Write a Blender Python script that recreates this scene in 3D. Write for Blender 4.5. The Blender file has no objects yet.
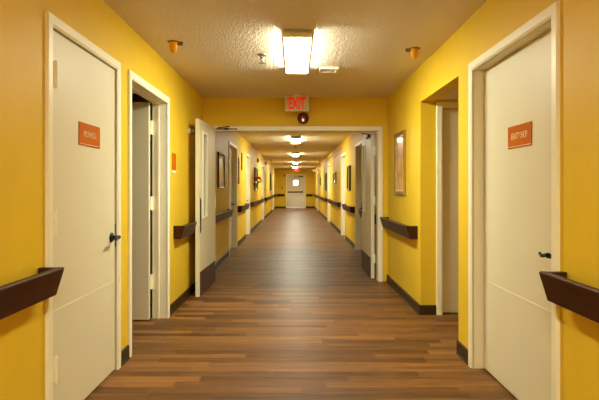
import bpy, bmesh, math, random
from mathutils import Vector, Matrix
random.seed(4)
scene = bpy.context.scene
C = scene.collection
PI = math.pi

# ------------------------------------------------------------------ helpers
def srgb(r, g, b):
    def f(c):
        c /= 255.0
        return c / 12.92 if c <= 0.04045 else ((c + 0.055) / 1.055) ** 2.4
    return (f(r), f(g), f(b), 1.0)

def new_mat(name):
    m = bpy.data.materials.new(name)
    m.use_nodes = True
    nt = m.node_tree
    return m, nt, nt.nodes['Principled BSDF']

def N(nt, t, **kw):
    n = nt.nodes.new(t)
    for k, v in kw.items():
        setattr(n, k, v)
    return n

def paint(name, col, rough=0.5, bump=0.0, bscale=60.0, var=0.04, metal=0.0, spec=0.5):
    """painted or plain surface: slight mottling of the colour and a fine bump"""
    m, nt, p = new_mat(name)
    tc = N(nt, 'ShaderNodeTexCoord')
    n1 = N(nt, 'ShaderNodeTexNoise'); n1.inputs['Scale'].default_value = 3.0; n1.inputs['Detail'].default_value = 4
    nt.links.new(tc.outputs['Object'], n1.inputs['Vector'])
    mr = N(nt, 'ShaderNodeMapRange')
    mr.inputs['From Min'].default_value = 0.3; mr.inputs['From Max'].default_value = 0.7
    mr.inputs['To Min'].default_value = 1 - var; mr.inputs['To Max'].default_value = 1 + var
    nt.links.new(n1.outputs['Fac'], mr.inputs['Value'])
    vm = N(nt, 'ShaderNodeVectorMath', operation='SCALE')
    vm.inputs[0].default_value = col[:3]
    nt.links.new(mr.outputs['Result'], vm.inputs['Scale'])
    nt.links.new(vm.outputs['Vector'], p.inputs['Base Color'])
    p.inputs['Roughness'].default_value = rough
    p.inputs['Metallic'].default_value = metal
    p.inputs['Specular IOR Level'].default_value = spec
    if bump > 0:
        n2 = N(nt, 'ShaderNodeTexNoise'); n2.inputs['Scale'].default_value = bscale; n2.inputs['Detail'].default_value = 3
        nt.links.new(tc.outputs['Object'], n2.inputs['Vector'])
        b = N(nt, 'ShaderNodeBump'); b.inputs['Strength'].default_value = bump; b.inputs['Distance'].default_value = 0.002
        nt.links.new(n2.outputs['Fac'], b.inputs['Height'])
        nt.links.new(b.outputs['Normal'], p.inputs['Normal'])
    return m

def emit(name, col, strength, base=None):
    m, nt, p = new_mat(name)
    p.inputs['Base Color'].default_value = base or col
    p.inputs['Emission Color'].default_value = col
    p.inputs['Emission Strength'].default_value = strength
    return m

YEL = (0.74, 0.494, 0.032, 1)
M = {}
M['wall'] = paint('yellow_wall_paint', YEL, 0.48, 0.5, 45, 0.03, spec=0.10)
M['cream'] = paint('cream_door_paint', (0.72, 0.665, 0.49, 1), 0.45, 0.12, 60, 0.015, spec=0.3)
M['trim'] = paint('cream_trim_paint', (0.86, 0.81, 0.63, 1), 0.4, 0.08, 60, 0.012, spec=0.35)
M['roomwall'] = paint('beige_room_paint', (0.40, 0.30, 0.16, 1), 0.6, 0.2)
M['base'] = paint('dark_brown_vinyl', (0.042, 0.024, 0.007, 1), 0.5, 0.1, spec=0.2)
M['kick'] = paint('brown_kick_plate', (0.075, 0.036, 0.016, 1), 0.5, 0.15, spec=0.2)
M['black'] = paint('black_metal', (0.008, 0.007, 0.006, 1), 0.4, spec=0.25)
M['dark'] = paint('dark_bronze_metal', (0.03, 0.02, 0.014, 1), 0.45, spec=0.3)
M['orange'] = paint('orange_sign_plastic', (0.52, 0.125, 0.003, 1), 0.6, spec=0.05)
M['signtext'] = paint('pale_orange_lettering', (0.85, 0.52, 0.22, 1), 0.6, spec=0.2)
M['signedge'] = paint('cream_sign_edge', (0.85, 0.60, 0.33, 1), 0.5)
M['white'] = paint('white_plastic', (0.78, 0.74, 0.64, 1), 0.4)
M['housing'] = paint('white_enamel_housing', (0.88, 0.84, 0.70, 1), 0.4)
M['chrome'] = paint('brushed_chrome', (0.35, 0.32, 0.26, 1), 0.3, metal=1.0)
M['gold'] = paint('gold_frame', (0.30, 0.175, 0.025, 1), 0.5, 0.3, 90, 0.1, spec=0.2)
M['woodframe'] = paint('dark_wood_frame', (0.035, 0.02, 0.012, 1), 0.35)
M['redplastic'] = paint('dark_red_plastic', (0.20, 0.012, 0.012, 1), 0.3)
M['brightred'] = paint('bright_red', (0.45, 0.02, 0.01, 1), 0.5, 0.3, 40, 0.15)
M['leaf'] = paint('dark_green_leaf', (0.04, 0.06, 0.02, 1), 0.6)
M['amber'] = paint('amber_plastic', (0.72, 0.34, 0.008, 1), 0.5, spec=0.2)
M['carved'] = paint('carved_brown_wood', (0.22, 0.10, 0.03, 1), 0.5, 0.4, 50, 0.2)
M['mat'] = paint('pale_mat_board', (0.75, 0.66, 0.48, 1), 0.7)
M['flash'] = paint('clear_flash_lens', (0.85, 0.8, 0.8, 1), 0.1)

LIGHT = (0.965, 0.985, 0.76, 1)
M['diffuser'] = emit('glowing_acrylic_diffuser', LIGHT, 50.0, (0.8, 0.8, 0.75, 1))
M['exitface'] = emit('lit_cream_sign_face', srgb(225, 200, 110), 0.02, (0.55, 0.47, 0.20, 1))
M['exitred'] = emit('lit_red_lettering', (1.0, 0.004, 0.01, 1), 0.22, (0.5, 0.002, 0.006, 1))
M['exitredface'] = emit('lit_red_face', (1.0, 0.04, 0.03, 1), 0.7, (0.7, 0.02, 0.02, 1))

def mat_rail():
    m, nt, p = new_mat('dark_brown_handrail_vinyl')
    tc = N(nt, 'ShaderNodeTexCoord')
    mp = N(nt, 'ShaderNodeMapping'); mp.inputs['Scale'].default_value = (40, 2, 40)
    n = N(nt, 'ShaderNodeTexNoise'); n.inputs['Scale'].default_value = 1.5; n.inputs['Detail'].default_value = 5
    nt.links.new(tc.outputs['Object'], mp.inputs['Vector']); nt.links.new(mp.outputs['Vector'], n.inputs['Vector'])
    cr = N(nt, 'ShaderNodeValToRGB')
    cr.color_ramp.elements[0].position = 0.3; cr.color_ramp.elements[0].color = (0.040, 0.0125, 0.004, 1)
    cr.color_ramp.elements[1].position = 0.75; cr.color_ramp.elements[1].color = (0.062, 0.0195, 0.006, 1)
    nt.links.new(n.outputs['Fac'], cr.inputs['Fac']); nt.links.new(cr.outputs['Color'], p.inputs['Base Color'])
    p.inputs['Roughness'].default_value = 0.42; p.inputs['Specular IOR Level'].default_value = 0.14; p.inputs['Specular Tint'].default_value = (1.0, 0.7, 0.5, 1)
    b = N(nt, 'ShaderNodeBump'); b.inputs['Strength'].default_value = 0.15; b.inputs['Distance'].default_value = 0.002
    nt.links.new(n.outputs['Fac'], b.inputs['Height']); nt.links.new(b.outputs['Normal'], p.inputs['Normal'])
    return m
M['rail'] = mat_rail()

def mat_ceiling():
    m, nt, p = new_mat('popcorn_ceiling')
    tc = N(nt, 'ShaderNodeTexCoord')
    p.inputs['Base Color'].default_value = (0.78, 0.67, 0.54, 1)
    p.inputs['Roughness'].default_value = 0.9
    n = N(nt, 'ShaderNodeTexNoise'); n.inputs['Scale'].default_value = 50; n.inputs['Detail'].default_value = 5; n.inputs['Roughness'].default_value = 0.65
    nt.links.new(tc.outputs['Object'], n.inputs['Vector'])
    v = N(nt, 'ShaderNodeTexVoronoi'); v.inputs['Scale'].default_value = 64
    nt.links.new(tc.outputs['Object'], v.inputs['Vector'])
    mx = N(nt, 'ShaderNodeMath', operation='SUBTRACT')
    nt.links.new(n.outputs['Fac'], mx.inputs[0]); nt.links.new(v.outputs['Distance'], mx.inputs[1])
    b = N(nt, 'ShaderNodeBump'); b.inputs['Strength'].default_value = 0.7; b.inputs['Distance'].default_value = 0.0065
    nt.links.new(mx.outputs[0], b.inputs['Height']); nt.links.new(b.outputs['Normal'], p.inputs['Normal'])
    return m
M['ceiling'] = mat_ceiling()

def mat_floor():
    m, nt, p = new_mat('wood_plank_vinyl_floor')
    L = nt.links.new
    tc = N(nt, 'ShaderNodeTexCoord')
    sp = N(nt, 'ShaderNodeSeparateXYZ'); L(tc.outputs['Object'], sp.inputs[0])
    def math_(op, a, b=None):
        n = N(nt, 'ShaderNodeMath', operation=op)
        for i, v in enumerate((a, b)):
            if v is None: continue
            if isinstance(v, (int, float)): n.inputs[i].default_value = v
            else: L(v, n.inputs[i])
        return n.outputs[0]
    ry = math_('DIVIDE', sp.outputs['Y'], 0.092)
    row = math_('FLOOR', ry); fy = math_('FRACT', ry)
    wn = N(nt, 'ShaderNodeTexWhiteNoise', noise_dimensions='1D'); L(row, wn.inputs['W'])
    cx = math_('ADD', math_('DIVIDE', sp.outputs['X'], 0.95), math_('MULTIPLY', wn.outputs['Value'], 7.0))
    col = math_('FLOOR', cx); fx = math_('FRACT', cx)
    cb = N(nt, 'ShaderNodeCombineXYZ'); L(col, cb.inputs[0]); L(row, cb.inputs[1])
    wn2 = N(nt, 'ShaderNodeTexWhiteNoise', noise_dimensions='3D'); L(cb.outputs[0], wn2.inputs['Vector'])
    r = wn2.outputs['Value']
    # grain coordinate, shifted per plank, stretched along the plank
    gx = math_('ADD', math_('MULTIPLY', sp.outputs['X'], 2.2), math_('MULTIPLY', r, 31.0))
    gy = math_('MULTIPLY', sp.outputs['Y'], 34.0)
    gv = N(nt, 'ShaderNodeCombineXYZ'); L(gx, gv.inputs[0]); L(gy, gv.inputs[1]); L(r, gv.inputs[2])
    g = N(nt, 'ShaderNodeTexNoise'); g.inputs['Scale'].default_value = 1.0; g.inputs['Detail'].default_value = 6; g.inputs['Roughness'].default_value = 0.6
    g.inputs['Distortion'].default_value = 0.6
    L(gv.outputs[0], g.inputs['Vector'])
    fac = math_('ADD', math_('MULTIPLY', r, 0.42), math_('SUBTRACT', math_('MULTIPLY', g.outputs['Fac'], 1.2), 0.2))
    cr = N(nt, 'ShaderNodeValToRGB'); e = cr.color_ramp.elements
    e[0].position = 0.22; e[0].color = (0.055, 0.020, 0.0045, 1)
    e[1].position = 1.0; e[1].color = (0.33, 0.148, 0.038, 1)
    a = e.new(0.5); a.color = (0.122, 0.048, 0.0115, 1)
    a = e.new(0.75); a.color = (0.20, 0.083, 0.021, 1)
    L(fac, cr.inputs['Fac'])
    # seams
    s1 = math_('LESS_THAN', fy, 0.02); s2 = math_('LESS_THAN', fx, 0.003)
    seam = math_('MAXIMUM', s1, s2)
    mix = N(nt, 'ShaderNodeMix', data_type='RGBA')
    L(math_('MULTIPLY', seam, 0.5), mix.inputs['Factor']); L(cr.outputs['Color'], mix.inputs['A'])
    mix.inputs['B'].default_value = (0.05, 0.022, 0.01, 1)
    L(mix.outputs['Result'], p.inputs['Base Color'])
    rr = math_('ADD', math_('MULTIPLY', g.outputs['Fac'], 0.12), 0.40)
    p.inputs['Specular IOR Level'].default_value = 0.26
    L(rr, p.inputs['Roughness'])
    b = N(nt, 'ShaderNodeBump'); b.inputs['Strength'].default_value = 0.2; b.inputs['Distance'].default_value = 0.002
    L(math_('SUBTRACT', g.outputs['Fac'], seam), b.inputs['Height']); L(b.outputs['Normal'], p.inputs['Normal'])
    return m
M['floor'] = mat_floor()

def mat_print(name, c1, c2, c3, scale):
    m, nt, p = new_mat(name)
    tc = N(nt, 'ShaderNodeTexCoord')
    n = N(nt, 'ShaderNodeTexNoise'); n.inputs['Scale'].default_value = scale; n.inputs['Detail'].default_value = 3
    nt.links.new(tc.outputs['Object'], n.inputs['Vector'])
    cr = N(nt, 'ShaderNodeValToRGB'); e = cr.color_ramp.elements
    e[0].position = 0.35; e[0].color = c1; e[1].position = 0.7; e[1].color = c3
    e.new(0.5).color = c2
    nt.links.new(n.outputs['Fac'], cr.inputs['Fac']); nt.links.new(cr.outputs['Color'], p.inputs['Base Color'])
    p.inputs['Roughness'].default_value = 0.3
    p.inputs['Coat Weight'].default_value = 0.3; p.inputs['Coat Roughness'].default_value = 0.05
    return m
M['print_pink'] = mat_print('pale_pink_print', (0.42, 0.24, 0.15, 1), (0.62, 0.42, 0.30, 1), (0.68, 0.54, 0.42, 1), 5)
M['print_warm'] = mat_print('warm_abstract_print', (0.30, 0.10, 0.03, 1), (0.55, 0.25, 0.10, 1), (0.68, 0.45, 0.28, 1), 6)
M['print_dark'] = mat_print('dark_landscape_print', (0.10, 0.07, 0.03, 1), (0.22, 0.16, 0.07, 1), (0.4, 0.3, 0.16, 1), 7)
M['mirror'] = paint('mirror_glass', (0.7, 0.7, 0.66, 1), 0.06, metal=1.0, var=0.0)

def mat_glass():
    m = bpy.data.materials.new('clear_window_glass'); m.use_nodes = True
    nt = m.node_tree; nt.nodes.clear()
    o = N(nt, 'ShaderNodeOutputMaterial'); t = N(nt, 'ShaderNodeBsdfTransparent'); g = N(nt, 'ShaderNodeBsdfGlossy')
    t.inputs['Color'].default_value = (0.95, 0.97, 0.96, 1); g.inputs['Roughness'].default_value = 0.03
    fr = N(nt, 'ShaderNodeFresnel'); fr.inputs['IOR'].default_value = 1.5
    mx = N(nt, 'ShaderNodeMixShader')
    nt.links.new(fr.outputs[0], mx.inputs[0]); nt.links.new(t.outputs[0], mx.inputs[1]); nt.links.new(g.outputs[0], mx.inputs[2])
    nt.links.new(mx.outputs[0], o.inputs['Surface'])
    return m
M['glass'] = mat_glass()

# ---- mesh pieces
def box(bm, x0, x1, y0, y1, z0, z1, bev=0.0, seg=2):
    t = bmesh.new()
    r = bmesh.ops.create_cube(t, size=1.0)
    for v in r['verts']:
        v.co = Vector(((x0 + x1) / 2 + v.co.x * (x1 - x0), (y0 + y1) / 2 + v.co.y * (y1 - y0), (z0 + z1) / 2 + v.co.z * (z1 - z0)))
    if bev > 0:
        bmesh.ops.bevel(t, geom=t.edges[:], offset=bev, segments=seg, affect='EDGES', profile=0.6)
    merge(bm, t)

def merge(bm, t, mat=None):
    if mat is not None:
        bmesh.ops.transform(t, matrix=mat, verts=t.verts[:])
    me = bpy.data.meshes.new('tmp'); t.to_mesh(me); bm.from_mesh(me); bpy.data.meshes.remove(me); t.free()

def cyl(bm, p0, p1, r0, r1=None, seg=20, bev=0.0):
    r1 = r0 if r1 is None else r1
    p0 = Vector(p0); p1 = Vector(p1); d = p1 - p0
    t = bmesh.new()
    bmesh.ops.create_cone(t, cap_ends=True, segments=seg, radius1=r0, radius2=r1, depth=d.length)
    if bev > 0:
        ed = [e for e in t.edges if any(len(f.verts) > 4 for f in e.link_faces)]
        bmesh.ops.bevel(t, geom=ed, offset=bev, segments=2, affect='EDGES')
    q = Vector((0, 0, 1)).rotation_difference(d.normalized()).to_matrix().to_4x4()
    merge(bm, t, Matrix.Translation((p0 + p1) / 2) @ q)

def lathe(bm, prof, origin=(0, 0, 0), axis='Z', seg=24):
    """prof: list of (radius, height along axis)"""
    t = bmesh.new(); rings = []
    for r, h in prof:
        ring = []
        for i in range(seg):
            a = 2 * PI * i / seg
            c, s = r * math.cos(a), r * math.sin(a)
            co = (c, s, h) if axis == 'Z' else (h, c, s) if axis == 'X' else (s, h, c)
            ring.append(t.verts.new(co))
        rings.append(ring)
    for a, b in zip(rings, rings[1:]):
        for i in range(seg):
            t.faces.new((a[i], a[(i + 1) % seg], b[(i + 1) % seg], b[i]))
    t.faces.new(rings[0][::-1]); t.faces.new(rings[-1])
    bmesh.ops.remove_doubles(t, verts=t.verts[:], dist=1e-5)
    bmesh.ops.recalc_face_normals(t, faces=t.faces[:])
    merge(bm, t, Matrix.Translation(origin))

def prism(bm, pts, y0, y1, bev=0.0, seg=2):
    """extrude an x-z outline along y"""
    t = bmesh.new()
    a = [t.verts.new((x, y0, z)) for x, z in pts]
    b = [t.verts.new((x, y1, z)) for x, z in pts]
    n = len(pts)
    t.faces.new(a); t.faces.new(b[::-1])
    for i in range(n):
        t.faces.new((a[i], b[i], b[(i + 1) % n], a[(i + 1) % n]))
    bmesh.ops.recalc_face_normals(t, faces=t.faces[:])
    if bev > 0:
        bmesh.ops.bevel(t, geom=t.edges[:], offset=bev, segments=seg, affect='EDGES', profile=0.6)
    merge(bm, t)

def mesh_obj(name, bm, mat, parent=None, smooth=False, loc=None):
    me = bpy.data.meshes.new(name)
    bmesh.ops.recalc_face_normals(bm, faces=bm.faces[:])
    bm.to_mesh(me); bm.free()
    me.materials.append(mat)
    if smooth:
        me.shade_smooth()
        try: me.set_sharp_from_angle(angle=math.radians(35))
        except Exception: pass
    o = bpy.data.objects.new(name, me); C.objects.link(o)
    if parent: o.parent = parent
    if loc: o.location = loc
    return o

def part(name, mat, parent, fn, smooth=False, label=None):
    bm = bmesh.new(); fn(bm)
    o = mesh_obj(name, bm, mat, parent, smooth)
    if label: o['label'] = label
    return o

def struct(name, mat, fn, label=None, cat=None):
    bm = bmesh.new(); fn(bm)
    o = mesh_obj(name, bm, mat)
    o['kind'] = 'structure'
    if label: o['label'] = label
    if cat: o['category'] = cat
    return o

def thing(name, label, cat, loc=(0, 0, 0), rotz=0.0, group=None, kind=None):
    o = bpy.data.objects.new(name, None); C.objects.link(o)
    o.empty_display_size = 0.1
    o.location = loc; o.rotation_euler = (0, 0, rotz)
    if label: o['label'] = label
    if cat: o['category'] = cat
    if group: o['group'] = group
    if kind: o['kind'] = kind
    return o

def dup(root, loc, rotz, label, group=None):
    r = root.copy(); C.objects.link(r); r.location = loc; r.rotation_euler = (0, 0, rotz)
    r['label'] = label
    if group: r['group'] = group
    for ch in list(root.children):
        c = ch.copy(); C.objects.link(c); c.parent = r
        for g in list(ch.children):
            d = g.copy(); C.objects.link(d); d.parent = c
    return r

def text_part(name, s, mat, parent, width, height, loc, rot, depth=0.001, label=None, bold=0.0):
    """lettering as mesh, scaled to fit width x height, centred on loc (parent space)"""
    cu = bpy.data.curves.new('txt', 'FONT'); cu.body = s; cu.size = 1.0
    cu.align_x = 'CENTER'; cu.align_y = 'CENTER'; cu.extrude = 0.01; cu.offset = bold
    to = bpy.data.objects.new('txt', cu); C.objects.link(to)
    bpy.context.view_layer.update()
    dg = bpy.context.evaluated_depsgraph_get()
    me = bpy.data.meshes.new_from_object(to.evaluated_get(dg))
    bpy.data.objects.remove(to); bpy.data.curves.remove(cu)
    xs = [v.co.x for v in me.vertices]; ys = [v.co.y for v in me.vertices]
    cx, cy = (min(xs) + max(xs)) / 2, (min(ys) + max(ys)) / 2
    sx, sy = width / (max(xs) - min(xs)), height / (max(ys) - min(ys))
    R = rot.to_4x4()
    for v in me.vertices:
        q = Vector(((v.co.x - cx) * sx, (v.co.y - cy) * sy, v.co.z / 0.01 * depth))
        v.co = R @ q + Vector(loc)
    me.materials.clear(); me.materials.append(mat)
    me.name = name
    o = bpy.data.objects.new(name, me); C.objects.link(o); o.parent = parent
    if label: o['label'] = label
    return o
# lettering on a plate whose face looks along +x (reads along +y), and along -y (reads along +x)
ROT_X = Matrix(((0, 0, 1), (1, 0, 0), (0, 1, 0)))
ROT_MY = Matrix(((1, 0, 0), (0, 0, -1), (0, 1, 0)))

# ------------------------------------------------------------------ dimensions
XL, XR = -1.215, 1.220
CEIL = 2.42
T = 0.135                     # wall thickness
YB, YF = -5.0, 32.1           # back of hall, far wall
YP0, YP1 = 6.86, 6.99         # cross partition

# openings measured between casing inner edges: (y0, y1, top)
DOORTOP = 2.035
CW = 0.060
left_open = [(2.587, 3.523), (3.834, 4.92), (9.56, 10.76), (12.91, 13.84), (18.98, 20.24), (28.06, 29.3)]
right_open = [(2.452, 3.553), (9.30, 10.36), (12.56, 13.54), (18.0, 19.14), (27.1, 28.3)]
ALC = (3.88, 5.06, 2.07)

def wall_with_openings(bm, x0, x1, opens):
    y = YB - 0.1
    for (a, b, top) in opens:
        box(bm, x0, x1, y, a, 0, CEIL)
        box(bm, x0, x1, a, b, top, CEIL)
        y = b
    box(bm, x0, x1, y, YF + 0.15, 0, CEIL)

J = 0.02  # jamb lining sits inside the rough opening
struct('wall_left', M['wall'], lambda bm: wall_with_openings(bm, XL - T, XL, [(a - J, b + J, DOORTOP + J) for a, b in left_open]),
       'yellow painted left wall of the corridor', 'wall')
ro = sorted([(a - J, b + J, DOORTOP + J) for a, b in right_open] + [ALC])
struct('wall_right', M['wall'], lambda bm: wall_with_openings(bm, XR, XR + T, ro),
       'yellow painted right wall of the corridor with the recessed side passage', 'wall')
struct('wall_back', M['wall'], lambda bm: box(bm, XL, XR, YB - 0.1, YB, 0, CEIL), 'yellow wall closing the corridor behind the camera', 'wall')
struct('floor', M['floor'], lambda bm: box(bm, -3.4, 3.4, YB - 0.1, YF + 0.3, -0.1, 0), 'brown wood plank floor with boards laid across the corridor', 'floor')
struct('ceiling', M['ceiling'], lambda bm: box(bm, -3.4, 3.4, YB - 0.1, YF + 0.3, CEIL, CEIL + 0.1), 'tan popcorn textured ceiling', 'ceiling')

# far end wall with the opening of the exit door
FX0, FX1 = -0.50, 0.60
def far_wall(bm):
    box(bm, XL, FX0 - J, YF, YF + 0.15, 0, CEIL)
    box(bm, FX1 + J, XR, YF, YF + 0.15, 0, CEIL)
    box(bm, FX0 - J, FX1 + J, YF, YF + 0.15, DOORTOP + J, CEIL)
def outer(bm):
    for x0, x1 in ((-3.4, -3.3), (3.3, 3.4)):
        box(bm, x0, x1, YB - 0.1, YF + 0.15, 0, CEIL)
    box(bm, -3.3, XL - T, YF + 0.05, YF + 0.15, 0, CEIL); box(bm, XR + T, 3.3, YF + 0.05, YF + 0.15, 0, CEIL)
    box(bm, -3.3, XL, YB - 0.1, YB, 0, CEIL); box(bm, XR, 3.3, YB - 0.1, YB, 0, CEIL)
struct('wall_daylight_block', M['roomwall'], outer, 'unseen outer walls added to keep daylight from leaking in', 'wall')  # unseen shell added to block world light around the corridor
struct('wall_far', M['wall'], far_wall, 'yellow wall at the far end of the corridor', 'wall')

# cross partition with the double doors
PX0, PX1, PTOP = -1.095, 1.095, 1.985
def partition(bm):
    box(bm, XL, PX0 - J, YP0, YP1, 0, CEIL)
    box(bm, PX1 + J, XR, YP0, YP1, 0, CEIL)
    box(bm, PX0 - J, PX1 + J, YP0, YP1, PTOP + J, CEIL)
struct('wall_partition', M['wall'], partition, 'yellow cross wall above the open double doors', 'wall')

# side room behind the open left door and passage behind the right opening
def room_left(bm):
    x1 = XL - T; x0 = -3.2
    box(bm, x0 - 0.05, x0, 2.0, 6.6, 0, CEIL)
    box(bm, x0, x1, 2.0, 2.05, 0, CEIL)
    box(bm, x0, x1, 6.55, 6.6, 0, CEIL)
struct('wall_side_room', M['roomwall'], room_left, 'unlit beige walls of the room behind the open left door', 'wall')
def passage(bm):
    x0 = XR + T; x1 = 2.9; y1 = ALC[1]
    box(bm, x1, x1 + 0.05, 3.7, y1 + 0.12, 0, CEIL)
    box(bm, x0, x1, 3.72, 3.8, 0, CEIL)
    # wall facing the camera, with a door opening
    box(bm, x0, 1.435 - J, y1, y1 + 0.12, 0, CEIL)
    box(bm, 2.37 + J, x1, y1, y1 + 0.12, 0, CEIL)
    box(bm, 1.435 - J, 2.37 + J, y1, y1 + 0.12, 2.01 + J, CEIL)
struct('wall_passage', M['wall'], passage, 'yellow walls of the side passage in the right wall', 'wall')
struct('ceiling_passage', M['ceiling'], lambda bm: box(bm, XR + T, 2.9, 3.8, ALC[1], 2.09, 2.12), 'low ceiling of the side passage', 'ceiling')

# ------------------------------------------------------------------ baseboards
BH, BT = 0.095, 0.012
def base_profile(sign, x):
    return [(x, 0), (x + sign * BT * 1.7, 0), (x + sign * BT, 0.012), (x + sign * BT, BH - 0.006), (x + sign * BT * 0.5, BH), (x, BH)]
def baseboard(bm, x, sign, opens, extra=()):
    y = YB
    cuts = sorted([(a, b) for a, b in opens] + [(YP0 - 0.0, YP1 + 0.0)])
    for a, b in cuts + [(YF, YF)]:
        if a - y > 0.02:
            prism(bm, base_profile(sign, x), y, a)
        y = b
struct('baseboard_left', M['base'], lambda bm: baseboard(bm, XL, 1, [(a - CW, b + CW) for a, b in left_open]), 'dark brown vinyl baseboard along the left wall', 'baseboard')
def base_right(bm):
    baseboard(bm, XR, -1, [(a - CW, b + CW) for a, b in right_open] + [(ALC[0], ALC[1])])
    box(bm, XR - BT, 1.373, ALC[1] - BT, ALC[1], 0, BH, 0.002)           # return at the passage
    box(bm, XR - BT, XR + T, ALC[0], ALC[0] + BT, 0, BH, 0.002)
struct('baseboard_right', M['base'], base_right, 'dark brown vinyl baseboard along the right wall', 'baseboard')
def base_far(bm):
    box(bm, XL + 0.02, FX0 - CW, YF - BT, YF, 0, BH, 0.002)
    box(bm, FX1 + CW, XR - 0.02, YF - BT, YF, 0, BH, 0.002)
struct('baseboard_far', M['base'], base_far, 'dark brown baseboard on the far end wall', 'baseboard')

# ------------------------------------------------------------------ frames and doors
# local frame on a side wall: x out of the wall into the hall, y along, origin on the wall face at floor.
def casing(bm, w, top, depth=T, cw=CW, proj=0.018, stop=None):
    """w: clear width 0..w; casing both sides and head, jamb lining, optional door stop at x=stop"""
    def prof(x_in, x_out):   # across the face: thick outer edge, eased inner edge
        return [(0, x_in), (proj * 0.6, x_in), (proj, x_in + (x_out - x_in) * 0.22), (proj, x_in + (x_out - x_in) * 0.94), (proj * 0.75, x_out), (0, x_out)]
    t = bmesh.new()
    def leg(inner, outer, topz_in, topz_out):
        p = prof(inner, outer)
        a = [t.verts.new((x, y, 0)) for x, y in p]
        b = [t.verts.new((x, y, topz_in + abs(y - inner))) for x, y in p]
        n = len(p)
        t.faces.new(a); t.faces.new(b)
        for i in range(n): t.faces.new((a[i], a[(i + 1) % n], b[(i + 1) % n], b[i]))
    leg(0, -cw, top, top + cw); leg(w, w + cw, top, top + cw)
    p = prof(0, cw)
    a = [t.verts.new((x, -s, top + s)) for x, s in p]
    b = [t.verts.new((x, w + s, top + s)) for x, s in p]
    n = len(p); t.faces.new(a); t.faces.new(b)
    for i in range(n): t.faces.new((a[i], a[(i + 1) % n], b[(i + 1) % n], b[i]))
    merge(bm, t)
    e = 0.0
    box(bm, -depth, 0.004, -J, e, 0, top)
    box(bm, -depth, 0.004, w - e, w + J, 0, top)
    box(bm, -depth, 0.004, -J, w + J, top, top + J)
    if stop is not None:
        s0, s1 = stop
        box(bm, s0, s1, 0, 0.012, 0, top); box(bm, s0, s1, w - 0.012, w, 0, top)
        box(bm, s0, s1, 0.012, w - 0.012, top - 0.012, top)

trim_n = [0]
def frame(loc, rotz, w, top, label, stop=None, depth=T, cw=CW):
    trim_n[0] += 1
    o = struct('trim_%d' % trim_n[0], M['trim'], lambda bm: casing(bm, w, top, depth, cw, stop=stop), label, 'door frame')
    o.location = loc; o.rotation_euler = (0, 0, rotz)
    return o

def hinge_bm(bm, x, y, z, h=0.11, r=0.007, plate=0.0, side=1):
    for k in range(5):
        hh = h / 5
        cyl(bm, (x, y, z + k * hh + 0.001), (x, y, z + (k + 1) * hh - 0.001), r, seg=10)
    cyl(bm, (x, y, z - 0.006), (x, y, z), r * 0.6, seg=8)
    cyl(bm, (x, y, z + h), (x, y, z + h + 0.006), r * 0.6, seg=8)
    box(bm, x - 0.008, x - 0.003, y - 0.018, y + 0.018, z + 0.002, z + h - 0.002)

def lever_handle(parent, x, y, z, direction, mat='black'):
    """lever on a face looking along +x; direction +-1: which way along y the lever points"""
    h = part('door_handle', M[mat], parent, lambda bm: (
        lathe(bm, [(0.0, 0.0), (0.033, 0.0), (0.033, 0.005), (0.028, 0.011), (0.0, 0.011)], (x, y, z), 'X'),
        cyl(bm, (x + 0.01, y, z), (x + 0.055, y, z), 0.011, seg=14)), True, 'black lever handle')
    def lev(bm):
        pts = [(0, 0.004), (0.03, 0.002), (0.05, -0.004), (0.07, -0.006), (0.09, 0.004)]
        rad = [0.013, 0.010, 0.009, 0.009, 0.007]
        for (a, za), (b, zb), r0, r1 in zip(pts, pts[1:], rad, rad[1:]):
            cyl(bm, (x + 0.052, y + direction * a, z + za), (x + 0.052, y + direction * b, z + zb), r0, r1, 12)
            cyl(bm, (x + 0.052, y + direction * (b - 0.001), z + zb), (x + 0.052, y + direction * (b + 0.001), z + zb), r1, r1, 12)
    part('lever', M[mat], h, lev, True)
    return h

door_n = [0]
def door(label, loc, rotz, cat='door'):
    door_n[0] += 1
    return thing('door_%d' % door_n[0], label, cat, loc, rotz, kind='structure')

def leaf_bm(bm, x_face, w, top, th=0.045, gap=0.004, z0=0.008):
    box(bm, x_face - th, x_face, gap, w - gap, z0, top - gap, 0.002, 1)

def sheet(bm, x_face, w, h, z0=0.014):
    # thin protective sheet over the lower part of a leaf
    box(bm, x_face, x_face + 0.0035, 0.02, w - 0.02, z0, h, 0.0014, 1)

# Door 1: closed, flush, left foreground
(a, b) = left_open[0]; w = b - a
frame((XL, a, 0), 0, w, DOORTOP, 'cream frame around the closed door in the left foreground', stop=(-0.075, -0.055))
d = door('closed cream door in the left foreground with an orange room sign and black lever', (XL, a, 0), 0)
part('door_leaf', M['cream'], d, lambda bm: leaf_bm(bm, -0.004, w, DOORTOP, gap=0.005))
part('kick_sheet', M['cream'], d, lambda bm: sheet(bm, -0.004, w, 0.612))
for z in (0.26, 0.995, 1.735):
    part('hinge', M['trim'], d, lambda bm: hinge_bm(bm, 0.022, 0.008, z, 0.13, 0.009), True, 'cream painted hinge')
lever_handle(d, -0.004, w - 0.075, 0.905, -1)
def strike(bm):
    box(bm, -0.006, -0.001, w - 0.0045, w - 0.0005, 0.84, 0.99)
part('latch_plate', M['dark'], d, strike, label='dark latch plate at the door edge')

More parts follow.
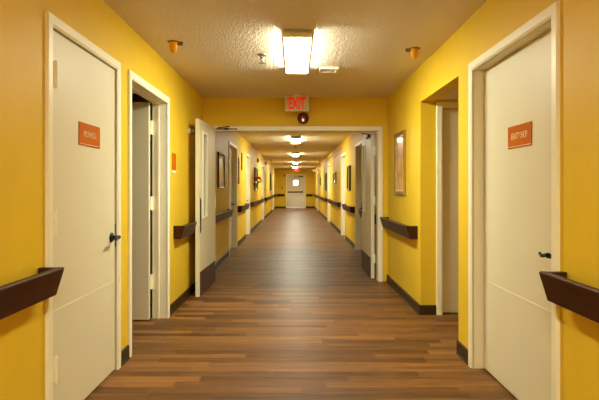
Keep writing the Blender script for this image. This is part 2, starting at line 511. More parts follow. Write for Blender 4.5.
# Door right foreground: closed, recessed
(a, b) = right_open[0]; wr = b - a
frame((XR, b, 0), PI, wr, DOORTOP, 'cream frame around the recessed closed door in the right foreground', stop=(-0.135, -0.12))
d = door('closed cream door set back in its frame, right foreground, with orange beauty shop sign', (XR, b, 0), PI)
part('door_leaf', M['cream'], d, lambda bm: leaf_bm(bm, -0.068, wr, DOORTOP))
part('kick_sheet', M['cream'], d, lambda bm: sheet(bm, -0.068, wr, 0.612))
lever_handle(d, -0.068, wr - 0.085, 0.90, -1)
RD1_FACE = XR + 0.068

# Door 2: left, open into the room (leaf hinged at far jamb, at the room side)
(a, b) = left_open[1]; w2 = b - a
frame((XL, a, 0), 0, w2, DOORTOP, 'cream frame around the open door on the left', stop=(-0.085, -0.068))
d = door('cream door standing open into the dark room on the left', (XL - T - 0.006, 4.825, 0), 0)
def open_leaf(bm):
    box(bm, -1.12, 0.0, 0.0, 0.045, 0.01, 2.03, 0.002, 1)
part('door_leaf', M['cream'], d, open_leaf)
for z in (0.285, 1.025, 1.735):
    def hb(bm):
        cyl(bm, (0.012, 0.062, z), (0.012, 0.062, z + 0.13), 0.009, seg=10)
        box(bm, -0.004, 0.010, 0.03, 0.094, z, z + 0.13)
    part('hinge', M['trim'], d, hb, True, 'cream painted hinge bridging the dark gap')
lever_handle  # (the far end of this leaf is out of sight)

# Passage door facing the camera
trim_n[0] += 1
pf = struct('trim_%d' % trim_n[0], M['trim'], lambda bm: casing(bm, 0.935, 2.01, 0.12, CW, stop=(-0.12, -0.10)), 'cream frame of the door inside the right side passage', 'door frame')
pf.location = (1.435, ALC[1], 0); pf.rotation_euler = (0, 0, -PI / 2)
d = door('closed cream door facing the camera inside the right side passage', (1.435, ALC[1], 0), -PI / 2)
part('door_leaf', M['cream'], d, lambda bm: leaf_bm(bm, -0.055, 0.935, 2.01))
lever_handle(d, -0.055, 0.935 - 0.08, 0.90, -1)

# doors further down
far_left = ['first cream side door on the left beyond the double doors',
            'second cream side door on the left beyond the double doors',
            'third cream side door on the left beyond the double doors, past the red flowers',
            'last cream side door on the left before the far wall']
far_right = ['first cream side door on the right beyond the double doors',
             'second cream side door on the right beyond the double doors',
             'third cream side door on the right beyond the double doors',
             'last cream side door on the right before the far wall']
for i, (a, b) in enumerate(left_open[2:]):
    w = b - a
    frame((XL, a, 0), 0, w, DOORTOP, 'frame of the ' + far_left[i])
    d = door(far_left[i], (XL, a, 0), 0)
    part('door_leaf', M['cream'], d, lambda bm: leaf_bm(bm, -0.088, w, DOORTOP))
    lever_handle(d, -0.088, w - 0.08, 0.90, -1)
for i, (a, b) in enumerate(right_open[1:]):
    w = b - a
    frame((XR, b, 0), PI, w, DOORTOP, 'frame of the ' + far_right[i])
    d = door(far_right[i], (XR, b, 0), PI)
    part('door_leaf', M['cream'], d, lambda bm: leaf_bm(bm, -0.088, w, DOORTOP))
    lever_handle(d, -0.088, w - 0.08, 0.90, -1)

# Exit door in the far wall (faces the camera): local x -> -Y, local y -> +X
trim_n[0] += 1
ff = struct('trim_%d' % trim_n[0], M['trim'], lambda bm: casing(bm, FX1 - FX0, DOORTOP, 0.15, CW, stop=(-0.11, -0.0765)), 'cream frame of the exit door at the far end', 'door frame')
ff.location = (FX0, YF, 0); ff.rotation_euler = (0, 0, -PI / 2)
d = door('cream exit door with a small bright window at the far end of the corridor', (FX0, YF, 0), -PI / 2)
wf = FX1 - FX0
wy0, wy1, wz0, wz1 = 0.405, 0.685, 1.41, 1.71
def exit_leaf(bm):
    g = 0.004; x0, x1 = -0.075, -0.03; tp = DOORTOP - g
    box(bm, x0, x1, g, wy0, 0.008, tp); box(bm, x0, x1, wy1, wf - g, 0.008, tp)
    box(bm, x0, x1, wy0, wy1, 0.008, wz0); box(bm, x0, x1, wy0, wy1, wz1, tp)
part('door_leaf', M['cream'], d, exit_leaf)
def lite_frame(bm):
    t_ = 0.02
    for (y0, y1, z0, z1) in ((wy0 - t_, wy0 + 0.004, wz0 - t_, wz1 + t_), (wy1 - 0.004, wy1 + t_, wz0 - t_, wz1 + t_), (wy0, wy1, wz0 - t_, wz0 + 0.004), (wy0, wy1, wz1 - 0.004, wz1 + t_)):
        box(bm, -0.03, -0.02, y0, y1, z0, z1, 0.002, 1)
lf = part('window_frame', M['trim'], d, lite_frame)
part('pane', M['glass'], lf, lambda bm: box(bm, -0.055, -0.051, wy0, wy1, wz0, wz1), label='bright daylit pane')
def panic(bm):
    box(bm, -0.03, 0.02, 0.10, 0.86, 0.955, 1.02, 0.006)
    box(bm, -0.03, 0.035, 0.86, 1.0, 0.945, 1.03, 0.006)
    box(bm, -0.03, 0.03, 0.06, 0.10, 0.945, 1.03, 0.006)
part('push_bar', M['dark'], d, panic, label='dark push bar')
def far_closer(bm):
    box(bm, -0.03, 0.035, 0.72, 1.0, 1.90, 1.965, 0.006)
    box(bm, -0.01, 0.02, 0.42, 0.74, 1.955, 1.975)
part('door_closer', M['dark'], d, far_closer, label='dark door closer')
part('kick_plate', M['white'], d, lambda bm: box(bm, -0.03, -0.026, 0.03, wf - 0.03, 0.02, 0.76, 0.001, 1), label='pale lower panel')

# ------------------------------------------------------------------ double doors in the partition
trim_n[0] += 1
pt = struct('trim_%d' % trim_n[0], M['trim'], lambda bm: casing(bm, PX1 - PX0, PTOP, YP1 - YP0, CW), 'wide cream frame of the double doors across the corridor', 'door frame')
pt.location = (PX0, YP0, 0); pt.rotation_euler = (0, 0, -PI / 2)

def fire_leaf(d, face, length, height=1.972, hand=1, lock=True):
    """leaf lies along +x from the hinge (x=0) ; hall face at y=face side 'hand' (+1: face at y=0 looks to +y)"""
    th = 0.045
    ya, yb = (-th, 0.0) if hand > 0 else (0.0, th)
    f = 0.0 if hand > 0 else 0.0
    sgn = 1 if hand > 0 else -1
    lx0, lx1, lz0, lz1 = length - 0.40, length - 0.185, 0.90, 1.86
    def lf_(bm):
        box(bm, 0, lx0, ya, yb, 0.01, height); box(bm, lx1, length, ya, yb, 0.01, height)
        box(bm, lx0, lx1, ya, yb, 0.01, lz0); box(bm, lx0, lx1, ya, yb, lz1, height)
    part('door_leaf', M['cream'], d, lf_)
    def fr(bm):
        t_ = 0.026
        for s in (0, 1):
            y0, y1 = ((yb, yb + 0.012) if s else (ya - 0.012, ya))
            box(bm, lx0 - t_, lx0 + 0.004, y0, y1, lz0 - t_, lz1 + t_, 0.002, 1)
            box(bm, lx1 - 0.004, lx1 + t_, y0, y1, lz0 - t_, lz1 + t_, 0.002, 1)
            box(bm, lx0 + 0.004, lx1 - 0.004, y0, y1, lz0 - t_, lz0 + 0.004, 0.002, 1)
            box(bm, lx0 + 0.004, lx1 - 0.004, y0, y1, lz1 - 0.004, lz1 + t_, 0.002, 1)
    w_ = part('window_frame', M['trim'], d, fr, label='narrow cream window frame')
    part('pane', M['glass'], w_, lambda bm: box(bm, lx0, lx1, (ya + yb) / 2 - 0.003, (ya + yb) / 2 + 0.003, lz0, lz1))
    k0, k1 = (yb, yb + 0.003) if hand > 0 else (ya - 0.003, ya)
    part('kick_plate', M['kick'], d, lambda bm: box(bm, 0.015, length - 0.03, k0, k1, 0.014, 0.285), label='dark brown kick plate')
    return k0, k1

# left leaf: hinge at left jamb, near side, swung towards the camera. local x points to -Y (towards camera), local y to +X
ang = math.radians(-90 - 1.6)
dl = door('left leaf of the double doors, swung open towards the viewer against the left wall', (-1.045, 6.835, 0), ang)
# rotation by -90deg: local x -> -Y, local y -> +X
k0, k1 = fire_leaf(dl, 0, 1.0, 2.012, 1)
def pull(bm):
    box(bm, 0.945, 0.975, 0.0, 0.006, 0.72, 1.12, 0.002, 1)
    box(bm, 0.953, 0.967, 0.006, 0.012, 0.74, 1.10, 0.003, 1)
part('pull_plate', M['dark'], dl, pull, label='narrow dark vertical pull plate')
def magnet_plate(bm):
    lathe(bm, [(0, 0), (0.03, 0), (0.034, -0.01), (0.018, -0.028), (0, -0.028)], (0.87, -0.045, 1.885), 'Y')
part('catch_plate', M['white'], dl, magnet_plate, True)
for z in (0.22, 0.98, 1.74):
    part('hinge', M['trim'], dl, lambda bm: cyl(bm, (-0.006, -0.003, z), (-0.006, -0.003, z + 0.12), 0.008, seg=10), True)
# closer arm on the header
def closer_arm(bm):
    cyl(bm, (-0.02, 0.02, 2.025), (0.10, 0.20, 2.03), 0.008, seg=8)
part('closer_arm', M['dark'], dl, closer_arm, True)

# right leaf: hinge at right jamb, far side, swung away. local x -> +Y, so rotz=90deg: local y -> -X
dr = door('right leaf of the double doors, swung open away from the viewer against the right wall', (1.074, 7.03, 0), math.radians(90))
th = 0.045
# hall face looks to -X = local +y
def right_leaf():
    L_ = 1.0
    lx0, lx1, lz0, lz1 = L_ - 0.40, L_ - 0.185, 0.90, 1.86
    def lf_(bm):
        for (x0, x1, z0, z1) in ((0, lx0, 0.01, 1.972), (lx1, L_, 0.01, 1.972), (lx0, lx1, 0.01, lz0), (lx0, lx1, lz1, 1.972)):
            box(bm, x0, x1, 0, th, z0, z1)
    part('door_leaf', M['cream'], dr, lf_)
    def fr(bm):
        t_ = 0.026
        for (y0, y1) in ((th, th + 0.012), (-0.012, 0)):
            box(bm, lx0 - t_, lx0 + 0.004, y0, y1, lz0 - t_, lz1 + t_, 0.002, 1)
            box(bm, lx1 - 0.004, lx1 + t_, y0, y1, lz0 - t_, lz1 + t_, 0.002, 1)
            box(bm, lx0 + 0.004, lx1 - 0.004, y0, y1, lz0 - t_, lz0 + 0.004, 0.002, 1)
            box(bm, lx0 + 0.004, lx1 - 0.004, y0, y1, lz1 - 0.004, lz1 + t_, 0.002, 1)
    w_ = part('window_frame', M['trim'], dr, fr, label='narrow cream window frame')
    part('pane', M['glass'], w_, lambda bm: box(bm, lx0, lx1, th / 2 - 0.003, th / 2 + 0.003, lz0, lz1))
    part('kick_plate', M['kick'], dr, lambda bm: box(bm, 0.03, L_ - 0.015, th, th + 0.003, 0.014, 0.285), label='dark brown kick plate')
    for z in (0.22, 1.0, 1.68):
        def hb(bm):
            cyl(bm, (-0.01, -0.004, z), (-0.01, -0.004, z + 0.12), 0.007, seg=10)
            box(bm, -0.012, -0.002, -0.012, 0.02, z, z + 0.12)
        part('hinge', M['trim'], dr, hb, True)
    h = part('door_handle', M['dark'], dr, lambda bm: (box(bm, 0.93, 0.97, th, th + 0.006, 0.84, 1.02, 0.002, 1), cyl(bm, (0.95, th, 0.92), (0.95, th + 0.05, 0.92), 0.01, seg=12)), True)
    part('lever', M['dark'], h, lambda bm: cyl(bm, (0.955, th + 0.047, 0.92), (0.85, th + 0.047, 0.918), 0.01, 0.008, 12), True)
    part('closer_arm', M['dark'], dr, lambda bm: (box(bm, 0.06, 0.32, th, th + 0.03, 1.925, 1.965, 0.005), cyl(bm, (0.12, th + 0.02, 1.972), (0.0, th + 0.13, 1.975), 0.006, seg=8)), True, 'dark door closer and arm')
right_leaf()
# flat closer shoe on the header above the left leaf
shoe = thing('closer_bracket', 'thin dark metal closer bracket on the cream header of the double doors', 'bracket', (-0.90, YP0 - 0.018, 2.0))
part('plate', M['dark'], shoe, lambda bm: (box(bm, -0.14, 0.14, -0.012, 0, 0.002, 0.016, 0.003, 1), box(bm, -0.03, 0.03, -0.02, 0, -0.002, 0.022, 0.003, 1)))
# magnetic door holder on the left wall
mh = thing('magnetic_door_holder', 'small white round magnetic door holder on the left wall behind the open leaf', 'door holder', (XL, 5.97, 1.885))
part('wall_plate', M['white'], mh, lambda bm: lathe(bm, [(0, 0), (0.04, 0), (0.04, 0.008), (0.036, 0.014), (0, 0.014)], (0, 0, 0), 'X'), True)
part('magnet', M['chrome'], mh, lambda bm: lathe(bm, [(0, 0.012), (0.018, 0.012), (0.018, 0.045), (0.026, 0.047), (0.026, 0.058), (0, 0.058)], (0, 0, 0), 'X'), True)

# ------------------------------------------------------------------ handrails
RZ0, RZ1 = 0.722, 0.856
def handrail(loc, rotz, L, label, group=None):
    t = thing('handrail', label, 'handrail', loc, rotz, group)
    # sloping board: top leans out
    def board(bm):
        prism(bm, [(0.075 - 0.028, RZ0), (0.075, RZ0), (0.114, RZ1 - 0.008), (0.110, RZ1), (0.082, RZ1), (0.077, RZ1 - 0.006)], 0, L, 0.003, 2)
    part('rail', M['rail'], t, board)
    for y0, y1 in ((0.001, 0.03), (L - 0.03, L - 0.001)):
        part('end_return', M['rail'], t, lambda bm: prism(bm, [(0.0, RZ0 + 0.001), (0.068, RZ0 + 0.001), (0.100, RZ1 - 0.001), (0.0, RZ1 - 0.001)], y0, y1, 0.003, 2))
    n = max(1, int(round(L / 1.2)))
    for k in range(n):
        y = L * (k + 0.5) / n
        part('bracket', M['dark'], t, lambda bm: (box(bm, 0, 0.007, y - 0.03, y + 0.03, RZ0 + 0.02, RZ0 + 0.10, 0.002, 1), box(bm, 0.005, 0.062, y - 0.012, y + 0.012, RZ0 + 0.035, RZ0 + 0.06, 0.003, 1)))
    return t
rails_left = [(0.2, 2.485, 'dark brown handrail on the left wall in the foreground, ending at the closed door'),
              (5.19, 6.80, 'dark brown handrail on the left wall behind the open double door leaf'),
              (7.05, 9.35, 'dark brown handrail on the left just beyond the double doors, under the framed picture'),
              (10.92, 12.76, 'short dark brown handrail between the first and second far doors on the left'),
              (14.0, 18.80, 'dark brown handrail under the red flowers on the left wall'),
              (20.40, 27.80, 'long dark brown handrail on the left wall between third and last far doors'),
              (29.50, 31.90, 'dark brown handrail at the far left corner of the corridor')]
rails_right = [(0.2, 2.36, 'dark brown handrail on the right wall in the foreground, ending at the beauty shop door'),
               (5.165, 6.79, 'dark brown handrail on the right wall under the gold framed picture'),
               (7.05, 9.15, 'dark brown handrail on the right wall behind the leaf swung away from the camera'),
               (10.56, 12.40, 'short dark brown handrail under the dark tall picture between far doors on the right'),
               (13.78, 17.85, 'dark brown handrail under the landscape picture on the right wall'),
               (19.30, 26.90, 'long dark brown handrail on the right between third and last far doors'),
               (28.50, 31.90, 'dark brown handrail at the far right corner of the corridor')]
for y0, y1, lab in rails_left: handrail((XL, y0, 0), 0, y1 - y0, lab)
for y0, y1, lab in rails_right: handrail((XR, y1, 0), PI, y1 - y0, lab)
handrail((XL + 0.125, YF, 0), -PI / 2, 0.46, 'short dark brown handrail on the far wall left of the exit door')
handrail((FX1 + 0.09, YF, 0), -PI / 2, 0.40, 'short dark brown handrail on the far wall right of the exit door')

# ------------------------------------------------------------------ ceiling lights
LW, LL, LD = 0.215, 1.24, 0.062
def ceiling_light(loc, label):
    t = thing('ceiling_light', label, 'ceiling light', loc, 0, 'fluorescent lights along the corridor ceiling')
    part('housing', M['housing'], t, lambda bm: box(bm, -LW / 2, LW / 2, -LL / 2, LL / 2, -0.034, 0, 0.002, 1))
    def diff(bm):
        n = 8; h = LW / 2 - 0.006; pts = [(-h, -0.034), (-h, -0.046)]
        pts += [(-h + 0.022 * (1 - math.cos(a)), -0.046 - 0.013 * math.sin(a)) for a in (PI / 6, PI / 3, PI / 2)]
        pts += [(-x, z) for x, z in pts[::-1]]
        prism(bm, pts, -LL / 2 + 0.012, LL / 2 - 0.012)
    part('diffuser', M['diffuser'], t, diff, label='glowing warm white diffuser')
    for s in (-1, 1):
        y0, y1 = (-LL / 2, -LL / 2 + 0.012) if s < 0 else (LL / 2 - 0.012, LL / 2)
        part('end_cap', M['housing'], t, lambda bm: box(bm, -LW / 2 - 0.002, LW / 2 + 0.002, y0, y1, -LD, -0.0, 0.002, 1), label='opaque end cap')
    return t
l0 = ceiling_light((0.02, 4.50, CEIL), 'large bright fluorescent ceiling light nearest the camera, before the exit sign')
for x, y, lab in ((0.02, 12.53, 'first lit fluorescent ceiling light beyond the double doors'),
                  (0.02, 18.0, 'second lit fluorescent ceiling light beyond the double doors'),
                  (0.02, 23.5, 'third lit fluorescent ceiling light beyond the double doors'),
                  (0.02, 29.0, 'farthest lit fluorescent ceiling light, just before the far exit sign'),
                  (0.02, -0.3, 'unseen fluorescent ceiling light added behind the camera to brighten the foreground'),  # this and the next are unseen lights added to brighten the foreground
                  (0.02, -3.4, 'unseen fluorescent ceiling light added at the closed end behind the camera for fill')):
    dup(l0, (x, y, CEIL), 0, lab)

# ------------------------------------------------------------------ exit signs
def exit_sign(loc, label, facemat, lettermat, w=0.30, h=0.195):
    t = thing('exit_sign', label, 'exit sign', loc, 0)
    part('mount', M['white'], t, lambda bm: box(bm, -0.05, 0.05, -0.03, 0.03, -0.016, 0, 0.003, 1))
    hs = part('housing', M['white'], t, lambda bm: box(bm, -w / 2, w / 2, -0.028, 0.028, -0.016 - h, -0.016, 0.004))
    part('face', facemat, hs, lambda bm: box(bm, -w / 2 + 0.008, w / 2 - 0.008, -0.031, -0.028, -0.016 - h + 0.008, -0.024))
    text_part('lettering', 'EXIT', lettermat, hs, w * 0.72, h * 0.80, (0.0, -0.0325, -0.016 - h / 2), ROT_MY, 0.0012, 'red capital letters', 0.035)
    return t
exit_sign((0.026, 6.62, CEIL), 'cream exit sign with red letters on the ceiling before the double doors', M['exitface'], M['exitred'])
exit_sign((0.10, 30.6, CEIL), 'small glowing red exit sign at the far end above the exit door', M['exitredface'], M['white'], 0.30, 0.19)

# ------------------------------------------------------------------ fire alarms
def strobe(loc, rotz, label, r=0.078):
    t = thing('fire_alarm', label, 'fire alarm', loc, rotz)
    part('body', M['redplastic'], t, lambda bm: lathe(bm, [(0, 0), (r, 0), (r, 0.02), (r * 0.92, 0.036), (r * 0.6, 0.05), (0, 0.054)], (0, 0, 0), 'X', 32), True)
    def grille(bm):
        lathe(bm, [(r * 0.66, 0.04), (r * 0.72, 0.04), (r * 0.72, 0.05), (r * 0.66, 0.054), (r * 0.60, 0.056), (r * 0.60, 0.05)], (0, 0, 0), 'X', 24)
    part('grille', M['dark'], t, grille)
    part('flash_lens', M['flash'], t, lambda bm: box(bm, 0.03, 0.068, -r * 0.2, r * 0.2, -r * 0.62, -r * 0.1, 0.006), label='white flash lens')
    return t
strobe((0.107, YP0, 2.15), -PI / 2, 'round dark red fire alarm strobe on the yellow wall below the exit sign')
strobe((XL, 16.7, 2.12), 0, 'small dark red fire alarm high on the left wall above the red flowers', 0.07)
strobe((XL, 21.2, 2.25), 0, 'small dark red fire alarm high on the left wall, farther one', 0.07)
t = thing('fire_alarm', 'small rectangular red fire alarm on the far wall, upper left of the exit door', 'fire alarm', (-0.64, YF, 1.93), -PI / 2)
part('body', M['redplastic'], t, lambda bm: box(bm, 0, 0.05, -0.06, 0.06, 0, 0.13, 0.006))
part('flash_lens', M['flash'], t, lambda bm: box(bm, 0.05, 0.07, -0.03, 0.03, 0.03, 0.06, 0.005))
t = thing('alarm_pull_station', 'tiny dark red alarm pull station on the far wall left of the exit door', 'alarm switch', (-0.80, YF, 1.17), -PI / 2)
part('body', M['redplastic'], t, lambda bm: box(bm, 0, 0.04, -0.045, 0.045, 0, 0.12, 0.005))
part('lever', M['white'], t, lambda bm: box(bm, 0.04, 0.05, -0.03, 0.03, 0.03, 0.05, 0.002, 1))
t = thing('emergency_light', 'small pinkish orange box light high on the right wall near the far end', 'light', (XR, 30.0, 2.17), PI)
part('body', M['amber'], t, lambda bm: box(bm, 0, 0.22, -0.07, 0.07, 0, 0.15, 0.01))
part('lens', M['white'], t, lambda bm: box(bm, 0.02, 0.20, 0.07, 0.076, 0.02, 0.13, 0.002, 1))

# ------------------------------------------------------------------ door and wall signs
def room_sign(loc, rotz, s, label, w=0.312, h=0.132, tw=0.19, th_=0.034):
    t = thing('door_sign', label, 'sign', loc, rotz)
    pl = part('plate', M['orange'], t, lambda bm: box(bm, 0, 0.005, -w / 2, w / 2, -h / 2, h / 2, 0.0012, 1))
    def ed(bm):
        e = 0.0035
        box(bm, 0.005, 0.0062, -w / 2 + 0.002, w / 2 - 0.002, -h / 2 + 0.008, -h / 2 + 0.008 + e)
    part('border', M['signedge'], pl, ed, label='thin pale line along the bottom')
    text_part('lettering', s, M['signtext'], pl, tw, th_, (0.0058, 0, 0.004), ROT_X, 0.0006, 'pale orange lettering', 0.012)
    return t
room_sign((XL - 0.004, 3.083, 1.543), 0, 'MECHANICAL', 'orange plate sign on the closed door in the left foreground')
room_sign((RD1_FACE, 2.98, 1.531), PI, 'BEAUTY SHOP', 'orange BEAUTY SHOP sign on the closed door in the right foreground', tw=0.212, th_=0.038)
t = thing('wall_sign', 'small narrow orange and white sign on the left wall past the open door', 'sign', (XL, 5.21, 1.49))
part('plate', M['orange'], t, lambda bm: box(bm, 0, 0.005, -0.085, 0.085, -0.075, 0.09, 0.001, 1))
part('lower_strip', M['white'], t, lambda bm: box(bm, 0, 0.005, -0.085, 0.085, -0.11, -0.082, 0.001, 1), label='white lower strip')

# ------------------------------------------------------------------ pictures
def picture(loc, rotz, w, h, label, fmat, pmat, fw=0.035, depth=0.03, cat='picture', matw=0.04):
    t = thing('picture_frame' if cat == 'picture' else 'wall_mirror', label, cat, loc, rotz)
    def fr(bm):
        # bevelled moulding: four mitred sticks
        tt = bmesh.new()
        prof = [(0, 0), (depth * 0.75, 0), (depth, fw * 0.25), (depth * 0.8, fw * 0.5), (depth * 0.9, fw * 0.7), (depth * 0.55, fw), (0, fw)]
        cor = [(-w / 2, 0, 1, 1), (w / 2, 0, -1, 1), (w / 2, h, -1, -1), (-w / 2, h, 1, -1)]
        rings = [[tt.verts.new((x, cy_ + sx * s, cz + sz * s)) for x, s in prof] for cy_, cz, sx, sz in cor]
        n = len(prof)
        for k in range(4):
            a_, b_ = rings[k], rings[(k + 1) % 4]
            for i in range(n):
                tt.faces.new((a_[i], a_[(i + 1) % n], b_[(i + 1) % n], b_[i]))
        merge(bm, tt)
    part('frame', fmat, t, fr)
    part('print' if cat == 'picture' else 'glass', pmat, t, lambda bm: box(bm, 0.001, depth * 0.45, -w / 2 + fw - 0.002, w / 2 - fw + 0.002, fw - 0.002, h - fw + 0.002))
    if matw > 0 and cat == 'picture':
        def mt(bm):
            x0, x1 = depth * 0.45, depth * 0.45 + 0.002
            a0, a1, b0, b1 = -w / 2 + fw - 0.001, w / 2 - fw + 0.001, fw - 0.001, h - fw + 0.001
            box(bm, x0, x1, a0, a0 + matw, b0, b1); box(bm, x0, x1, a1 - matw, a1, b0, b1)
            box(bm, x0, x1, a0 + matw, a1 - matw, b0, b0 + matw); box(bm, x0, x1, a0 + matw, a1 - matw, b1 - matw, b1)
        part('mat_board', M['mat'], t, mt, label='pale mat board')
    return t
picture((XR, 5.985, 1.155), PI, 0.55, 0.72, 'gold framed pale picture on the right wall above the handrail', M['gold'], M['print_warm'], 0.04, 0.03, matw=0.018)
picture((XL, 8.46, 1.235), 0, 0.66, 0.56, 'dark framed picture on the left wall just beyond the open leaf', M['woodframe'], M['print_pink'], 0.035, 0.03)
picture((XR, 11.6, 1.18), PI, 0.52, 0.55, 'dark framed tall picture on the right wall between far doors', M['woodframe'], M['print_dark'], 0.045, 0.04, matw=0)
picture((XR, 15.8, 1.38), PI, 0.95, 0.31, 'wide dark framed landscape picture on the right wall', M['woodframe'], M['print_dark'], 0.035, 0.03, matw=0)
picture((XR, 20.2, 1.12), PI, 0.9, 0.69, 'large dark picture on the right wall past the third far door', M['woodframe'], M['print_dark'], 0.05, 0.04, matw=0)
picture((XL, 25.6, 1.10), 0, 0.8, 0.85, 'tall dark picture on the left wall near the far end', M['woodframe'], M['print_dark'], 0.05, 0.04, matw=0)
picture((XR, 24.6, 1.35), PI, 0.5, 0.4, 'small dark picture on the right wall near the far end', M['woodframe'], M['print_dark'], 0.04, 0.03, matw=0)
picture((XL, 15.95, 1.16), 0, 1.05, 0.69, 'dark framed picture on the left wall behind the red flowers', M['woodframe'], M['print_dark'], 0.06, 0.04, matw=0)

# two slim carved hangings
def hanging(loc, h, label):
    t = thing('wall_hanging', label, 'wall hanging', loc, 0)
    def pl(bm):
        n = 7
        for k in range(n):
            z = h * k / n; ww = 0.05 + 0.022 * math.sin(k * 1.9)
            box(bm, 0, 0.022, -ww, ww, z, z + h / n * 0.96, 0.006)
    part('panel', M['carved'], t, pl)
    part('hook', M['dark'], t, lambda bm: cyl(bm, (0, 0, h + 0.01), (0.02, 0, h + 0.01), 0.008, seg=10))
hanging((XL, 11.15, 1.32), 0.55, 'slim brown carved wall hanging, lower one, past the first far left door')
hanging((XL, 11.80, 1.64), 0.38, 'slim brown carved wall hanging, higher one, before the second far left door')

# red flowers on a wall bracket
t = thing('flower_arrangement', 'red flowers in a small wall basket before the dark picture, left wall', 'flowers', (XL, 14.95, 1.27))
part('basket', M['carved'], t, lambda bm: (lathe(bm, [(0.0, 0.0), (0.04, 0.0), (0.07, 0.05), (0.085, 0.10), (0.078, 0.10), (0.0, 0.09)], (0.09, 0, 0), 'Z', 20)), True)
def petals(bm):
    rnd = random.Random(3)
    for k in range(16):
        c = Vector((rnd.uniform(0.05, 0.24), rnd.uniform(-0.13, 0.13), rnd.uniform(0.14, 0.30)))
        for j in range(6):
            a_ = 2 * PI * j / 6 + rnd.uniform(0, 1)
            tt = bmesh.new()
            bmesh.ops.create_icosphere(tt, subdivisions=1, radius=0.022)
            bmesh.ops.scale(tt, vec=(1.4, 0.8, 0.3), verts=tt.verts[:])
            mt = Matrix.Translation(c) @ Matrix.Rotation(a_, 4, Vector((rnd.uniform(-1, 1), rnd.uniform(-1, 1), 1.5)).normalized()) @ Matrix.Translation((0.022, 0, 0))
            merge(bm, tt, mt)
part('flowers', M['brightred'], t, petals, label='red petals')
def lvs(bm):
    rnd = random.Random(9)
    for k in range(14):
        tt = bmesh.new(); bmesh.ops.create_icosphere(tt, subdivisions=1, radius=0.04)
        bmesh.ops.scale(tt, vec=(0.35, 1.3, 0.12), verts=tt.verts[:])
        merge(bm, tt, Matrix.Translation((rnd.uniform(0.06, 0.17), rnd.uniform(-0.12, 0.12), rnd.uniform(0.09, 0.2))) @ Matrix.Rotation(rnd.uniform(0, 6), 4, 'Z') @ Matrix.Rotation(rnd.uniform(-1, 1), 4, 'X'))
part('leaves', M['leaf'], t, lvs, label='dark green leaves')

# ------------------------------------------------------------------ ceiling fittings
def amber_fitting(loc, label, rz=0):
    t = thing('ceiling_sensor', label, 'ceiling fitting', loc, rz, 'amber ceiling fittings')
    part('base_plate', M['carved'], t, lambda bm: lathe(bm, [(0, 0), (0.05, 0), (0.05, -0.005), (0.042, -0.010), (0, -0.010)]), True, 'dark round plate')
    part('cup', M['amber'], t, lambda bm: lathe(bm, [(0, -0.008), (0.036, -0.010), (0.034, -0.04), (0.028, -0.07), (0.017, -0.088), (0, -0.092)]), True, 'amber tapered cup')
    part('bracket', M['carved'], t, lambda bm: box(bm, 0.03, 0.075, -0.012, 0.012, -0.03, -0.002, 0.004))
amber_fitting((-0.985, 4.22, CEIL), 'small amber cone shaped fitting on the ceiling at left')
amber_fitting((1.015, 4.42, CEIL), 'small amber cone shaped fitting on the ceiling at right', PI)

def sprinkler(loc, label, s=1.0):
    t = thing('sprinkler_head', label, 'sprinkler', loc, 0)
    part('escutcheon', M['chrome'], t, lambda bm: lathe(bm, [(0, 0), (0.036 * s, 0), (0.034 * s, -0.006 * s), (0.02 * s, -0.014 * s), (0, -0.014 * s)]), True)
    part('head', M['chrome'], t, lambda bm: (lathe(bm, [(0, -0.012 * s), (0.013 * s, -0.012 * s), (0.015 * s, -0.03 * s), (0.012 * s, -0.032 * s), (0, -0.032 * s)]),
         cyl(bm, (-0.012 * s, 0, -0.03 * s), (-0.004 * s, 0, -0.058 * s), 0.003 * s, seg=8), cyl(bm, (0.012 * s, 0, -0.03 * s), (0.004 * s, 0, -0.058 * s), 0.003 * s, seg=8)), True)
    part('deflector', M['chrome'], t, lambda bm: lathe(bm, [(0, -0.056 * s), (0.02 * s, -0.056 * s), (0.026 * s, -0.062 * s), (0, -0.062 * s)]), True)
sprinkler((-0.29, 4.62, CEIL), 'small chrome sprinkler head on the ceiling left of the bright light', 1.25)
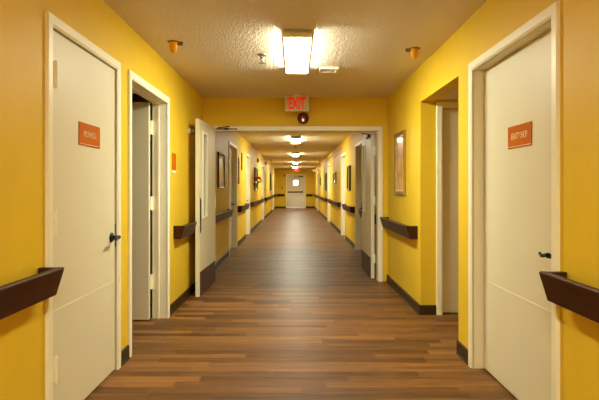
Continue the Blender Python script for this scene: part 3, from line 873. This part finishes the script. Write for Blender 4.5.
sprinkler((0.03, 14.7, CEIL), 'tiny sprinkler head between first and second lights beyond the double doors', 1.3)
sprinkler((-1.0, 22.0, CEIL), 'tiny sprinkler head near the left wall deep in the corridor', 1.3)
sprinkler((1.0, 22.0, CEIL), 'tiny sprinkler head near the right wall deep in the corridor', 1.3)

t = thing('air_vent', 'small square white ceiling vent to the right of the bright light', 'vent', (0.335, 5.18, CEIL))
def vent_frame(bm):
    w_ = 0.092
    for (x0, x1, y0, y1) in ((-w_, w_, -w_, -w_ + 0.022), (-w_, w_, w_ - 0.022, w_), (-w_, -w_ + 0.022, -w_ + 0.022, w_ - 0.022), (w_ - 0.022, w_, -w_ + 0.022, w_ - 0.022)):
        box(bm, x0, x1, y0, y1, -0.022, 0, 0.004)
part('frame', M['housing'], t, vent_frame)
for k in range(5):
    y = -0.055 + 0.0275 * k
    part('louver', M['white'], t, lambda bm: prism(bm, [(-0.071, -0.014), (0.071, -0.014), (0.071, -0.004), (-0.071, -0.004)], y - 0.009, y + 0.009))

# ------------------------------------------------------------------ world: daylight outside, seen only through the small far window
w = bpy.data.worlds.new('daylight'); scene.world = w; w.use_nodes = True
bg = w.node_tree.nodes['Background']
bg.inputs['Color'].default_value = (0.80, 0.90, 1.0, 1); bg.inputs['Strength'].default_value = 6.0

# ------------------------------------------------------------------ camera
cam = bpy.data.cameras.new('camera'); co = bpy.data.objects.new('camera', cam); C.objects.link(co)
F = 520.0
cam.sensor_width = 36.0; cam.sensor_fit = 'HORIZONTAL'; cam.lens = F * 36.0 / 599.0
cam.shift_x = 4.5 / 599.0; cam.shift_y = -12.0 / 599.0
cam.clip_start = 0.05; cam.clip_end = 100
co.location = (0, 0, 1.233); co.rotation_euler = (PI / 2, 0, 0)
scene.camera = co

vs = scene.view_settings
scene.display_settings.display_device = 'sRGB'
vs.view_transform = 'Standard'; vs.look = 'None'; vs.gamma = 1.0; vs.exposure = 0.95
try: vs.use_curve_mapping = False
except Exception: pass
scene.cycles.max_bounces = 10; scene.cycles.diffuse_bounces = 6; scene.cycles.glossy_bounces = 4
